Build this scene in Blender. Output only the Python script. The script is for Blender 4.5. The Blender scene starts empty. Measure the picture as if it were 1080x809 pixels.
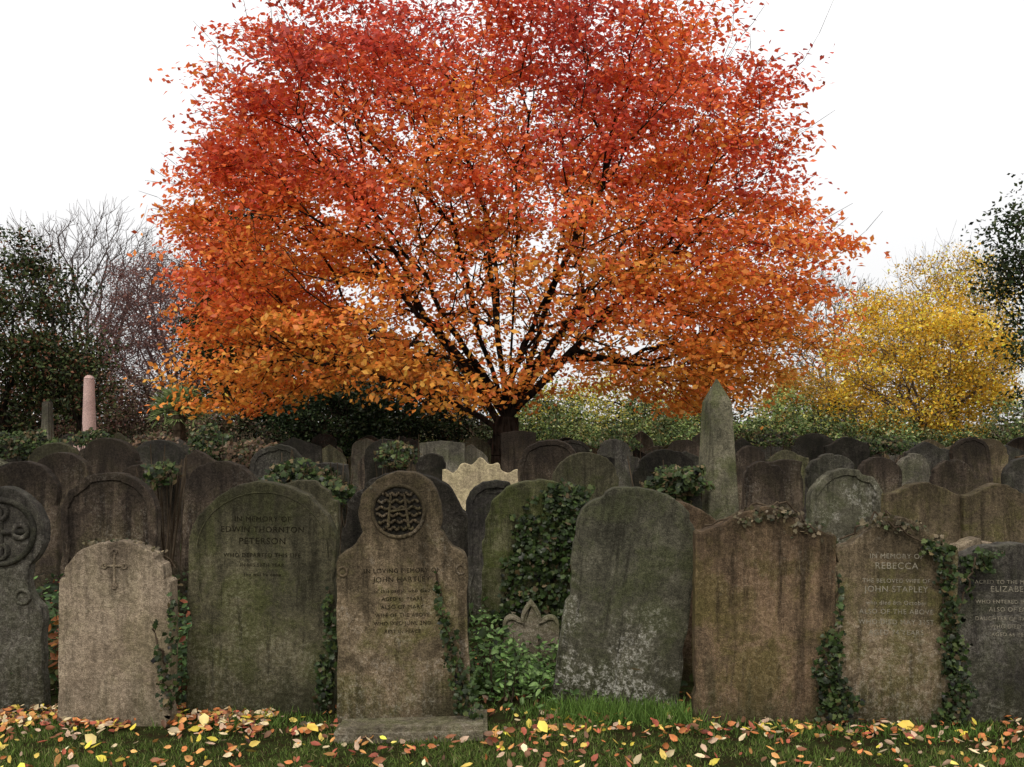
import bpy, bmesh, math, random
import numpy as np
from mathutils import Vector, Matrix, noise
rng=np.random.default_rng(7); random.seed(7)
FP=1000.; HZ=445.; CH=1.5
def X(u,d): return (u-540)*d/FP
def Z(v,d): return CH+(HZ-v)*d/FP
scene=bpy.context.scene
coll=scene.collection

# ---------------------------------------------------------------- materials
class NT:
    def __init__(s,name):
        s.m=bpy.data.materials.new(name); s.m.use_nodes=True
        s.t=s.m.node_tree; s.t.nodes.clear()
        s.out=s.t.nodes.new('ShaderNodeOutputMaterial')
    def n(s,typ,**kw):
        nd=s.t.nodes.new(typ)
        for k,v in kw.items(): setattr(nd,k,v)
        return nd
    def l(s,a,b): s.t.links.new(a,b)
    def noise(s,vec,scale,detail=6,rough=.6,dist=0.):
        nd=s.n('ShaderNodeTexNoise'); nd.inputs['Scale'].default_value=scale
        nd.inputs['Detail'].default_value=detail; nd.inputs['Roughness'].default_value=rough
        nd.inputs['Distortion'].default_value=dist
        s.l(vec,nd.inputs['Vector']); return nd.outputs['Fac']
    def ramp(s,fac,a,b,va=0.,vb=1.):
        nd=s.n('ShaderNodeMapRange'); nd.interpolation_type='SMOOTHSTEP'
        s.l(fac,nd.inputs['Value'])
        if a>b: a,b,va,vb=b,a,vb,va
        nd.inputs['From Min'].default_value=a; nd.inputs['From Max'].default_value=b
        nd.inputs['To Min'].default_value=va; nd.inputs['To Max'].default_value=vb
        return nd.outputs['Result']
    def mix(s,fac,a,b,mode='MIX'):
        nd=s.n('ShaderNodeMixRGB',blend_type=mode)
        for sock,v in ((nd.inputs[0],fac),(nd.inputs[1],a),(nd.inputs[2],b)):
            if isinstance(v,(int,float)): sock.default_value=v
            elif isinstance(v,tuple): sock.default_value=(*v,1) if len(v)==3 else v
            else: s.l(v,sock)
        return nd.outputs[0]
    def math(s,op,a,b=0.):
        nd=s.n('ShaderNodeMath',operation=op)
        for sock,v in ((nd.inputs[0],a),(nd.inputs[1],b)):
            if isinstance(v,(int,float)): sock.default_value=v
            else: s.l(v,sock)
        return nd.outputs[0]

def stone_mat(name,base,dark,green=.4,lichen=.3,streak=.5,top=1.15,topdark=.7,spots=.3,bump=1.,damp=.7,grime=.6):
    m=NT(name)
    tc=m.n('ShaderNodeTexCoord'); oi=m.n('ShaderNodeObjectInfo')
    off=m.math('MULTIPLY',oi.outputs['Random'],37.)
    comb=m.n('ShaderNodeCombineXYZ'); m.l(off,comb.inputs[0]); m.l(off,comb.inputs[2]); m.l(off,comb.inputs[1])
    add=m.n('ShaderNodeVectorMath',operation='ADD'); m.l(tc.outputs['Object'],add.inputs[0]); m.l(comb.outputs[0],add.inputs[1])
    v=add.outputs[0]
    st=m.n('ShaderNodeVectorMath',operation='MULTIPLY'); m.l(v,st.inputs[0]); st.inputs[1].default_value=(1.,1.,.10)
    sv=st.outputs[0]
    sep=m.n('ShaderNodeSeparateXYZ'); m.l(tc.outputs['Object'],sep.inputs[0]); z=sep.outputs['Z']
    big=m.noise(v,2.0,7,.70,.6); s1=m.noise(sv,14.,6,.72); med=m.noise(v,46.,5,.8); low=m.noise(v,3.6,8,.74,.5); fine=m.noise(v,190.,2,.75)
    col=m.mix(m.ramp(big,.38,.60),dark,base)
    gf=m.math('MULTIPLY',m.ramp(low,.44,.60),green)
    col=m.mix(gf,col,(base[0]*.42,base[1]*.54,base[2]*.24))
    col=m.mix(m.math('MULTIPLY',m.ramp(low,.47,.34),grime),col,tuple(c*.38 for c in dark))
    col=m.mix(m.math('MULTIPLY',m.ramp(s1,.51,.66),streak),col,tuple(c*.34 for c in dark))
    col=m.mix(m.math('MULTIPLY',m.ramp(s1,.42,.30),streak*.45),col,tuple(min(1,c*1.35) for c in base))
    zz=m.math('ADD',z,m.math('MULTIPLY',m.math('SUBTRACT',s1,.5),1.3))
    col=m.mix(m.math('MULTIPLY',m.ramp(zz,top-.6,top+.05),topdark),col,tuple(c*.36 for c in dark))
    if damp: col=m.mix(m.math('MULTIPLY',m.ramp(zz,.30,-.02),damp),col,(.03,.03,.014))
    lf=m.math('MULTIPLY',m.ramp(med,.47,.64),m.ramp(m.math('SUBTRACT',big,m.math('MULTIPLY',z,.14)),.38,.52))
    lf=m.math('MINIMUM',m.math('MULTIPLY',lf,lichen),.7)
    col=m.mix(lf,col,(.38,.36,.31))
    if spots:
        vo=m.n('ShaderNodeTexVoronoi'); vo.inputs['Scale'].default_value=19.; vo.inputs['Randomness'].default_value=1.; m.l(v,vo.inputs['Vector'])
        dd=m.math('ADD',vo.outputs['Distance'],m.math('MULTIPLY',m.math('SUBTRACT',med,.5),.6))
        dsc=m.math('MULTIPLY',m.ramp(dd,.16,.08),m.ramp(big,.48,.58))
        col=m.mix(m.math('MULTIPLY',dsc,spots),col,(.32,.33,.25))
    col=m.mix(.8,col,m.ramp(fine,.25,.75,.4,1.6),'MULTIPLY')
    col=m.mix(.8,col,m.ramp(med,.34,.66,.58,1.38),'MULTIPLY')
    bs=m.n('ShaderNodeBsdfPrincipled'); m.l(col,bs.inputs['Base Color'])
    bs.inputs['Roughness'].default_value=.95; bs.inputs['Specular IOR Level'].default_value=.1
    h=m.math('ADD',m.math('MULTIPLY',med,1.),m.math('MULTIPLY',low,1.5))
    bp=m.n('ShaderNodeBump'); bp.inputs['Strength'].default_value=.7*bump; bp.inputs['Distance'].default_value=.015
    m.l(h,bp.inputs['Height']); m.l(bp.outputs[0],bs.inputs['Normal'])
    m.l(bs.outputs[0],m.out.inputs[0]); return m.m

def leaf_mat(name,trans=.35,gloss=.0,rough=.5):
    m=NT(name)
    at=m.n('ShaderNodeAttribute'); at.attribute_name='Col'; c=at.outputs['Color']
    bs=m.n('ShaderNodeBsdfDiffuse'); m.l(c,bs.inputs['Color'])
    tr=m.n('ShaderNodeBsdfTranslucent'); m.l(c,tr.inputs['Color'])
    mx=m.n('ShaderNodeMixShader'); mx.inputs[0].default_value=trans
    m.l(bs.outputs[0],mx.inputs[1]); m.l(tr.outputs[0],mx.inputs[2]); o=mx.outputs[0]
    if gloss:
        g=m.n('ShaderNodeBsdfGlossy'); g.inputs['Roughness'].default_value=rough; g.inputs['Color'].default_value=(.9,.88,.82,1)
        m2=m.n('ShaderNodeMixShader'); m2.inputs[0].default_value=gloss; m.l(o,m2.inputs[1]); m.l(g.outputs[0],m2.inputs[2]); o=m2.outputs[0]
    m.l(o,m.out.inputs[0]); return m.m
def bark_mat(name,c1,c2):
    m=NT(name); tc=m.n('ShaderNodeTexCoord'); v=tc.outputs['Object']
    st=m.n('ShaderNodeVectorMath',operation='MULTIPLY'); m.l(v,st.inputs[0]); st.inputs[1].default_value=(1,1,.25)
    f=m.noise(st.outputs[0],14.,4,.7)
    col=m.mix(m.ramp(f,.35,.65),c1,c2)
    bs=m.n('ShaderNodeBsdfDiffuse'); m.l(col,bs.inputs['Color'])
    m.l(bs.outputs[0],m.out.inputs[0]); return m.m

M_leaf=leaf_mat('autumn_leaf',.40,.02,.45)
M_green=leaf_mat('evergreen_leaf',.15,.015,.4)
M_ivy=leaf_mat('ivy_leaf',.12,.016,.35)
M_litter=leaf_mat('fallen_leaf',.1,.02,.45)
M_grass=leaf_mat('grass_blade',.3,.01,.4)
M_bark=bark_mat('dark_bark',(.012,.009,.007),(.045,.035,.026))
M_barkg=bark_mat('grey_bark',(.07,.055,.05),(.17,.14,.13))
M_barkp=bark_mat('purple_twig',(.10,.058,.055),(.19,.115,.105))
M_vine=bark_mat('vine_stem',(.04,.028,.018),(.10,.075,.05))

# ---------------------------------------------------------------- mesh helpers
def link(o,parent=None):
    coll.objects.link(o)
    if parent: o.parent=parent
    return o
def empty(name,loc=(0,0,0)):
    e=bpy.data.objects.new(name,None); e.location=loc; coll.objects.link(e); return e
def mesh_np(name,V,Fc,mat,cols=None,smooth=False,parent=None):
    V=np.asarray(V,dtype=np.float32); Fc=np.asarray(Fc,dtype=np.int32)
    me=bpy.data.meshes.new(name)
    me.vertices.add(len(V)); me.vertices.foreach_set('co',V.ravel())
    nf,k=Fc.shape
    me.loops.add(nf*k); me.loops.foreach_set('vertex_index',Fc.ravel())
    me.polygons.add(nf); me.polygons.foreach_set('loop_start',np.arange(0,nf*k,k,dtype=np.int32))
    if smooth: me.polygons.foreach_set('use_smooth',np.ones(nf,dtype=bool))
    me.update(calc_edges=True)
    if cols is not None:
        ca=me.color_attributes.new('Col','FLOAT_COLOR','POINT')
        c4=np.ones((len(V),4),dtype=np.float32); c4[:,:3]=cols
        ca.data.foreach_set('color',c4.ravel())
    me.materials.append(mat)
    o=bpy.data.objects.new(name,me); return link(o,parent)
def unit(a): return a/np.maximum(np.linalg.norm(a,axis=-1,keepdims=True),1e-9)
T_QUAD=(np.array([[-.5,0,.0],[0.02,.3,.06],[.5,0,-.03],[-.02,-.3,.06]]),np.array([[0,1,2,3]]))
T_LEAF=(np.array([[-.5,0,0.04],[-.2,0,-.02],[.15,0,-.02],[.5,0,.1],[-.25,.24,.07],[.12,.23,.08],[-.25,-.24,.05],[.12,-.22,.09]]),
        np.array([[0,1,4],[1,5,4],[1,2,5],[2,3,5],[0,6,1],[1,6,7],[1,7,2],[2,7,3]]))
_iv=[(-.35,0),(-.5,.22),(-.25,.42),(-.02,.3),(.12,.42),(.2,.2),(.55,0),(.2,-.2),(.12,-.42),(-.02,-.3),(-.25,-.42),(-.5,-.22)]
T_IVY=(np.array([[0,0,.05]]+[[a,b,0] for a,b in _iv]),np.array([[0,i+1,(i+1)%12+1] for i in range(12)]))
T_BLADE=(np.array([[0,.5,0],[0,-.5,0],[.55,.38,0.05],[.55,-.38,.05],[1,.06,.25],[1,-.06,.25]]),np.array([[0,1,3,2],[2,3,5,4]]))
def cards(name,P,N,T,S,C,mat,tmpl=T_QUAD,parent=None,wid=None):
    P=np.asarray(P); n=len(P)
    N=unit(N); T=T-N*np.sum(T*N,axis=1,keepdims=True); T=unit(T); B=np.cross(N,T)
    tv,tf=tmpl; k=len(tv)
    S=np.broadcast_to(S,(n,))[:,None,None]
    w=S if wid is None else np.broadcast_to(wid,(n,))[:,None,None]
    V=P[:,None,:]+S*tv[None,:,0:1]*T[:,None,:]+w*tv[None,:,1:2]*B[:,None,:]+S*tv[None,:,2:3]*N[:,None,:]
    Fc=(tf[None]+ (np.arange(n)*k)[:,None,None]).reshape(-1,tf.shape[1])
    cols=np.repeat(np.asarray(C),k,axis=0)
    if k>4: cols=np.clip(cols*(1+rng.normal(size=(len(cols),1))*.13),.002,.95)
    return mesh_np(name,V.reshape(-1,3),Fc,mat,cols,parent=parent)
def rnd(n,s=1.): return rng.normal(size=(n,3))*s
def pal(n,colors,weights=None,var=.25):
    c=np.array(colors,dtype=float)
    w=None if weights is None else np.array(weights)/sum(weights)
    idx=rng.choice(len(c),size=n,p=w)
    return np.clip(c[idx]*(1+rng.normal(size=(n,1))*var),0.002,1)
def tubes(name,A,Bp,ra,rb,mat,k=5,parent=None):
    A=np.asarray(A,float);Bp=np.asarray(Bp,float); n=len(A)
    D=unit(Bp-A); ref=np.where(np.abs(D[:,2:3])>.9,np.array([[1.,0,0]]),np.array([[0,0,1.]]))
    U=unit(np.cross(D,ref)); W=np.cross(D,U)
    a=np.arange(k)*2*math.pi/k; ca=np.cos(a)[None,:,None]; sa=np.sin(a)[None,:,None]
    ring=U[:,None,:]*ca+W[:,None,:]*sa
    ra=np.broadcast_to(ra,(n,))[:,None,None]; rb=np.broadcast_to(rb,(n,))[:,None,None]
    V=np.concatenate([A[:,None,:]+ring*ra,Bp[:,None,:]+ring*rb],axis=1).reshape(-1,3)
    i=np.arange(k); q=np.stack([i,(i+1)%k,(i+1)%k+k,i+k],axis=1)
    Fc=(q[None]+(np.arange(n)*2*k)[:,None,None]).reshape(-1,4)
    return mesh_np(name,V,Fc,mat,smooth=True,parent=parent)

def grow(root,pts,bf=.4,seg=.5,jit=.05,sag=0.,limbs=None):
    pts=np.asarray(pts); root=np.asarray(root,float)
    cap=len(pts)*8+len(root)+500
    pos=np.zeros((cap,3)); par=-np.ones(cap,int); pl=np.zeros(cap)
    for i,p in enumerate(root):
        pos[i]=p; par[i]=i-1
    n=len(root); first=n-1
    pl[:first]=1e6
    for (start,poly) in (limbs or []):
        last=start; 
        for q in poly:
            pos[n]=q; par[n]=last; base=pl[last] if pl[last]<1e5 else 0
            pl[n]=base+np.linalg.norm(pos[n]-pos[last]); last=n; n+=1
    top=root[-1]
    order=np.argsort(np.linalg.norm(pts-top,axis=1))
    for oi in order:
        p=pts[oi]; d=np.linalg.norm(pos[:n]-p,axis=1)
        j=int(np.argmin(d+bf*pl[:n])); L=d[j]; m=max(1,int(L/seg)); m=min(m,6)
        a=pos[j].copy(); last=j
        for s in range(1,m+1):
            t=s/m; q=a+(p-a)*t
            if s<m:
                q=q+rng.normal(size=3)*jit*L/m*1.5; q[2]+=sag*L*t*(1-t)
            pos[n]=q; par[n]=last; pl[n]=pl[last]+np.linalg.norm(q-pos[last]); last=n; n+=1
            if n>=cap-8: break
        if n>=cap-8: break
    return pos[:n],par[:n]
def radii(par,r0,R):
    n=len(par); nch=np.bincount(par[par>=0],minlength=n); tips=int((nch==0).sum())
    e=math.log(max(tips,2))/math.log(R/r0)
    acc=np.zeros(n)
    acc[nch==0]=r0**e
    for i in range(n-1,0,-1): acc[par[i]]+=acc[i]
    return acc**(1/e),nch
def skeleton(name,pos,par,r,mat,parent,k=5,rmin=0.):
    c=np.arange(1,len(par)); c=c[par[c]>=0]; c=c[r[c]>=rmin]; p=par[c]
    ra=np.minimum(r[p],r[c]*1.2)
    return tubes(name,pos[p],pos[c],ra,r[c],mat,k,parent)

# ---------------------------------------------------------------- hero tree
def lobes(d,amp,f,seed):
    return np.array([noise.noise(Vector((x*f+seed,y*f-seed,z*f+2*seed))) for x,y,z in d])*amp
def make_hero():
    D=20.; cx=X(532,D); base=np.array([cx,D,0.])
    C=np.array([cx,D,5.5]); rx,ry=6.25,5.4
    def rho(P):
        q=P-C; rz=np.where(q[:,2]>0,4.15,5.3)
        e=2.5
        r=((np.abs(q[:,0])/rx)**e+(np.abs(q[:,1])/ry)**e+(np.abs(q[:,2])/rz)**e)**(1/e)
        d=unit(q)
        # wind-shaped crown: heavier boughs reaching out low on the right and mid-height on the left
        b=.12*np.exp(-((d[:,0]-.95)/.35)**2-((d[:,2]+.30)/.28)**2)+.10*np.exp(-((d[:,0]+1)/.3)**2-((d[:,2]-.03)/.22)**2)+.06*np.exp(-((d[:,0]+.7)/.3)**2-((d[:,2]+.55)/.25)**2)
        return r/(1.+lobes(d,.14,2.0,7.7)+lobes(d,.18,5.5,9.2)+b)
    P=rng.uniform(-1,1,size=(27000,3))*np.array([8.2,6.8,5.4])+C
    r=rho(P); hr=np.hypot(P[:,0]-cx,P[:,1]-D)
    low=2.1+1.5*np.exp(-(hr/2.2)**2)+.3*np.sin(P[:,0]*1.3)+.2*np.cos(P[:,1]*1.7)
    ok=(r<1)&(P[:,2]>low)&(rng.random(len(P))<.05+.95*r**2.)
    P=P[ok][:3500]
    root=base+np.array([[0,0,-.2],[.02,0,.35],[.0,.0,.8],[.03,0,1.2],[.05,.02,1.6]])
    limbs=[]
    spec=[(-78,46,5.2),(-60,30,4.6),(-35,42,5.6),(-12,14,5.4),(10,30,5.6),(38,34,5.4),(62,48,5.6),(85,38,4.8),(130,40,5),(180,35,5),(-130,42,5),(-165,20,5),(20,50,4.4),(-40,52,4.2),(75,54,5.0),(-95,54,5.2),(155,50,4.5)]
    for i,(azd,inc,L) in enumerate(spec):
        azr=math.radians(azd+rng.uniform(-8,8)); inc=math.radians(inc); st=[4,3,4,4,3,4,4,3,4,4,3,4,4,4,4,3,4][i]
        p=root[st].copy(); th=inc*.75; poly=[]
        for k in range(int(L/.4)):
            th+= (inc*1.15-th)*.12+rng.normal()*.07; azr+=rng.normal()*.10
            p=p+.4*np.array([math.sin(azr)*math.sin(th),-math.cos(azr)*math.sin(th),math.cos(th)])
            poly.append(p.copy())
        limbs.append((st,poly))
    pos,par=grow(root,P,bf=.55,seg=.42,jit=.13,sag=-.10,limbs=limbs)
    R,nch=radii(par,.0048,.32); R[0]*=1.4; R[1]*=1.15
    e=empty('autumn_beech_tree',(0,0,0))
    skeleton('trunk_and_branches',pos,par,R,M_bark,e,6)
    rr=rho(pos); tips=np.where((nch==0)&(rr>.8))[0]
    A=[];B=[]
    for i in tips:
        d=unit((pos[i]-C)[None])[0]+rng.normal(size=3)*.3+np.array([0,0,.35])
        L=rng.uniform(.2,.65); m=pos[i]+d*L*.5; A+=[pos[i],m]; B+=[m,m+(d+rng.normal(size=3)*.3)*L*.5]
    tubes('twigs',A,B,.0055,.003,M_bark,3,e)
    cand=np.where((R<.035)&(pos[:,2]>1.8))[0]
    pc=pos[cand]
    lay=np.array([noise.noise(Vector((x*.75,y*.75,z*1.9+4))) for x,y,z in pc])
    n_per=(17+35*rr[cand]**1.2)*rng.uniform(.5,1.5,len(cand))*np.clip(1+2.5*lay,.07,2.6)
    n_per*=np.where(rr[cand]>.93,.6,1.)
    thin=1-.78*np.exp(-((pc[:,0]-cx)/2.2)**2-((pc[:,2]-3.3)/1.7)**2)
    n_per=(n_per*thin).astype(int)
    idx=np.repeat(cand,n_per); n=len(idx)
    cl=rng.normal(size=(len(pos),))
    off=rnd(n)*np.array([.28,.28,.09])
    out=unit(pos[idx]-C)
    Q=pos[idx]+off+out*np.abs(rng.normal(size=(n,1)))*.09
    Q[:,2]-=.22*np.hypot(off[:,0],off[:,1])**2
    rq=rr[idx]; h=(Q[:,2]-1.7)/7.8
    t=.75*(rq-.62)+.95*(h-.55)+.10*cl[idx]+rng.normal(size=n)*.13
    pn=np.array([noise.noise(Vector((x*.5,y*.5,z*.8+5))) for x,y,z in pos])[idx]
    t+=.5*pn
    stops=np.array([-.6,-.28,0.,.25,.5,.9])
    cs=np.array([[.88,.46,.08],[.88,.34,.055],[.86,.235,.05],[.77,.150,.05],[.62,.095,.052],[.42,.062,.05]])
    col=np.stack([np.interp(t,stops,cs[:,k]) for k in range(3)],axis=1)
    col*= (1+rng.normal(size=(n,1))*.23).clip(.4,1.6)
    col=col.clip(.01,.95)
    N=np.array([0,-.1,1.])+rnd(n,.72)+out*.4
    T=rnd(n)*np.array([1,1,.5])+np.array([0,0,-.25])
    cards('leaves',Q,N,T,rng.uniform(.085,.155,n),col,M_leaf,T_QUAD,e)
    print('hero leaves',n,'nodes',len(pos))
make_hero()

# ---------------------------------------------------------------- other trees
def ell_pts(n,C,r,seed=0,amp=.2,shell=1.5,zmin=.3):
    C=np.array(C);r=np.array(r)
    P=rng.uniform(-1.2,1.2,size=(n*6,3)); d=unit(P)
    rr=np.linalg.norm(P,axis=1)/(1+lobes(d,amp,2.,seed)+lobes(d,amp*.5,5.,seed+4))
    ok=(rr<1)&(rng.random(len(P))<.1+.9*rr**shell)
    P=P[ok]*r+C; P=P[P[:,2]>zmin]; return P[:n]
def tree(name,x,y,fork,C,r,npts,nleaf,size,colors,weights=None,R=.2,r0=.006,bf=.5,bark=M_bark,mat=M_green,seed=1,amp=.25,spread=.25,tiprad=.03,sag=-.05,k=4,drop=0.,shell=1.5,var=.3,zmin=.4,grav=-.6):
    e=empty(name)
    P=ell_pts(npts,C,r,seed,amp,shell,zmin)
    root=np.array([[x,y,-.2],[x,y,fork*.5],[x+.03,y,fork]])
    pos,par=grow(root,P,bf=bf,seg=.5,jit=.12,sag=sag)
    Rr,nch=radii(par,r0,R); skeleton('trunk_and_branches',pos,par,Rr,bark,e,k)
    if drop>0:
        tips=np.where(Rr<.02)[0]; tips=np.repeat(tips,3); A=pos[tips]
        d=unit(A-np.array(C))*.6+rnd(len(A),.45)+np.array([0,0,.3*(grav>0)-.1]); L=rng.uniform(.4,1,(len(A),1))*drop
        m=A+d*L*.5; b=m+(d*.5+rnd(len(A),.15)+np.array([0,0,grav]))*L*.6
        tubes('fine_twigs',np.concatenate([A,m]),np.concatenate([m,b]),r0*.8,r0*.5,bark,3,e)
    if nleaf>0:
        cand=np.where((Rr<tiprad)&(pos[:,2]>zmin))[0]
        lay=np.array([noise.noise(Vector((a*.9,b*.9,c*1.3+seed))) for a,b,c in pos[cand]])
        w=np.clip(1+2.2*lay,.08,3); w/=w.sum()
        idx=rng.choice(cand,size=nleaf,p=w); shade=rng.normal(size=len(pos))*.22
        Q=pos[idx]+rnd(nleaf)*np.array([spread,spread,spread*.55])
        col=pal(nleaf,colors,weights,var)*(1+shade[idx])[:,None].clip(.4,1.6)
        cards('leaves',Q,np.array([0,0,.8])+rnd(nleaf,.8),rnd(nleaf),rng.uniform(.7,1.25,nleaf)*size,col.clip(.003,.95),mat,T_QUAD,e)
    return e
G_dark=[(.022,.036,.014),(.035,.055,.018),(.014,.022,.010),(.055,.07,.028)]
HC=[(.035,.052,.018),(.055,.075,.024),(.016,.024,.011),(.085,.095,.035),(.15,.065,.035)]
d=26.; tree('holly_tree',X(2,d),d,1.0,(X(-8,d),d,Z(360,d)),(2.5,2.3,2.75),800,22000,.12,HC,[4,4,3,3,2.5],R=.2,seed=2,amp=.45)
d=25.; tree('holly_tree',X(80,d),d,.7,(X(72,d),d,Z(398,d)),(1.15,1.1,.95),300,5000,.11,HC,[4,4,3,3,2.5],R=.1,seed=3,amp=.5)
d=34.; tree('purple_leaf_shrub_tree',X(20,d),d,1.,(X(40,d),d,Z(420,d)),(3.2,2.5,1.7),500,9000,.12,[(.14,.055,.045),(.08,.05,.035),(.18,.10,.06),(.06,.06,.025)],R=.12,seed=5)
d=46.; tree('bare_tree',X(84,d),d,3.2,(X(90,d),d,Z(318,d)),(4.4,3.4,4.1),1500,0,.1,G_dark,R=.32,r0=.012,bark=M_barkg,seed=8,bf=.6,drop=.9,shell=.7,grav=.15)
d=52.; tree('bare_tree',X(880,d),d,3.,(X(888,d),d,Z(372,d)),(3.6,3.2,4.2),1000,2600,.13,[(.22,.17,.06),(.3,.2,.07)],R=.3,r0=.011,bark=M_barkg,seed=11,bf=.5,drop=.8,shell=.7,mat=M_leaf,grav=.2)
d=40.; tree('copper_twigged_tree',X(185,d),d,1.5,(X(182,d),d,Z(370,d)),(3.2,2.8,3.9),1900,22000,.10,[(.22,.10,.085),(.15,.08,.07),(.26,.13,.10)],R=.25,r0=.010,bark=M_barkp,seed=14,bf=.5,drop=1.0,shell=.9,sag=.1,grav=-.35)
d=33.; tree('yew_tree',X(255,d),d,1.2,(X(258,d),d,Z(335,d)),(1.9,1.9,3.6),900,28000,.14,G_dark,[4,4,4,1],R=.22,seed=17,amp=.3)
d=35.; tree('yew_tree',X(330,d),d,1.,(X(325,d),d,Z(395,d)),(2.8,2.2,2.3),800,26000,.14,[(.025,.055,.025),(.035,.075,.035),(.015,.028,.012)],R=.2,seed=19,amp=.3)
d=30.; tree('laurel_tree',X(430,d),d,1.6,(X(432,d),d,Z(415,d)),(2.3,2.,1.5),600,13000,.13,G_dark,R=.24,seed=23,amp=.35)
d=28.; tree('laurel_tree',X(352,d),d,.8,(X(356,d),d,Z(440,d)),(1.6,1.3,1.35),400,13000,.11,G_dark,[4,3,4,.5],R=.15,seed=24,amp=.3)
YC=[(.88,.53,.05),(.82,.44,.04),(.70,.48,.06),(.88,.63,.13),(.50,.33,.05)]
d=36.; tree('yellow_field_maple_tree',X(972,d),d,1.2,(X(972,d),d,Z(390,d)),(3.4,3.1,2.9),1500,30000,.13,YC,[5,4,2,2,2.5],R=.22,seed=27,amp=.3,bark=M_barkg,mat=M_leaf)
d=38.; tree('yellow_field_maple_tree',X(1005,d),d,1.6,(X(1005,d),d,Z(346,d)),(2.8,2.3,3.2),1000,11000,.13,YC,R=.2,seed=28,amp=.35,bark=M_barkg,mat=M_leaf,shell=.8,drop=.7,grav=.4)
d=42.; tree('yellow_field_maple_tree',X(700,d),d,1.2,(X(640,d),d,Z(436,d)),(4.8,2.5,1.6),500,10000,.14,[(.50,.43,.07),(.34,.36,.08),(.60,.44,.06)],R=.16,seed=31,mat=M_leaf)
d=40.; tree('orange_shrub_tree',X(845,d),d,1.2,(X(848,d),d,Z(428,d)),(1.8,1.6,1.6),400,7500,.13,[(.6,.3,.05),(.55,.38,.06),(.36,.26,.06)],R=.14,seed=33,mat=M_leaf)
d=19.; tree('holly_tree',X(1180,d),d,1.,(X(1168,d),d,Z(312,d)),(1.95,1.7,2.85),800,20000,.10,[(.03,.055,.02),(.05,.075,.03),(.09,.11,.05),(.02,.03,.012)],R=.18,seed=36,amp=.45)

# ---------------------------------------------------------------- shrub masses
def shrub(name,blobs,n,size,colors,weights=None,mat=M_green,stems=True,var=.3,tm=T_QUAD,amp=.4):
    e=empty(name); Q=[];K=[];O=[]
    vol=np.array([b[3]*b[5]+b[3]*b[4] for b in blobs]); vol=vol/vol.sum()
    for bi,b in enumerate(blobs):
        m=max(20,int(n*vol[bi]))
        P=ell_pts(m,b[:3],b[3:],seed=rng.uniform(0,50),amp=amp,shell=3.,zmin=.02)
        Q.append(P); O.append(unit(P-np.array(b[:3]))); K.append(np.full(len(P),rng.normal()*.32))
    Q=np.concatenate(Q);O=np.concatenate(O);K=np.concatenate(K); n=len(Q)
    patch=np.array([noise.noise(Vector((x*1.3,y*1.3,z*1.6))) for x,y,z in Q])
    col=pal(n,colors,weights,var)*(1+K+patch*1.2)[:,None].clip(.25,1.9)
    cards('foliage',Q,O*.7+np.array([0,0,.5])+rnd(n,.6),rnd(n),rng.uniform(.7,1.3,n)*size,col.clip(.003,.9),mat,tm,e)
    if stems:
        A=[];B=[]
        for b in blobs:
            for i in range(14):
                a=np.array([b[0]+rng.normal()*b[3]*.2,b[1]+rng.normal()*b[4]*.2,0]); t=np.array(b[:3])+unit(rnd(1))[0]*np.array(b[3:])*rng.uniform(.8,1.3)
                t[2]=max(t[2],.3); mth=(a+t)/2+rng.normal(size=3)*.15; A+=[a,mth];B+=[mth,t]
        tubes('stems',A,B,.014,.006,M_vine,4,e)
    return e
def row(u0,u1,d,ztop,step,rad):
    bl=[]; u=u0
    while u<u1:
        zt=ztop*rng.uniform(.6,1.3)
        bl.append((X(u,d),d+rng.uniform(-1,1),zt*.45,rad*rng.uniform(.7,1.3),rad*.8,zt*.6)); u+=step*rng.uniform(.7,1.3)
    return bl
shrub('bramble_thicket',row(500,1250,31,1.8,34,1.0),44000,.11,[(.075,.11,.035),(.13,.17,.05),(.035,.055,.02),(.26,.27,.13),(.20,.14,.05)],[4,3,3,1.2,1])
shrub('bramble_thicket',row(-150,520,31,1.6,36,1.0),34000,.11,[(.04,.05,.02),(.11,.06,.04),(.07,.08,.03),(.14,.10,.06),(.02,.03,.012)],[3,3,2,2,3])
shrub('brown_hedge',row(-100,330,37,2.6,40,1.3),28000,.13,[(.11,.065,.05),(.15,.10,.07),(.07,.06,.035),(.09,.09,.04)],[4,3,2,2])
shrub('green_hedge',row(560,930,36,2.1,40,1.2),24000,.13,[(.12,.17,.05),(.20,.22,.07),(.32,.30,.09),(.06,.09,.03)],[4,3,2,2])
bl=[]
for i in range(46):
    a=math.radians(-62+i*124/45.); rr_=80+rng.uniform(-8,8); h=rng.uniform(2.6,5.2)
    bl.append((rr_*math.sin(a),rr_*math.cos(a),h*.45,3.4,2.5,h*.6))
shrub('distant_trees',bl,42000,.34,[(.13,.12,.08),(.16,.13,.09),(.09,.11,.06),(.24,.19,.08)],stems=False)

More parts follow.
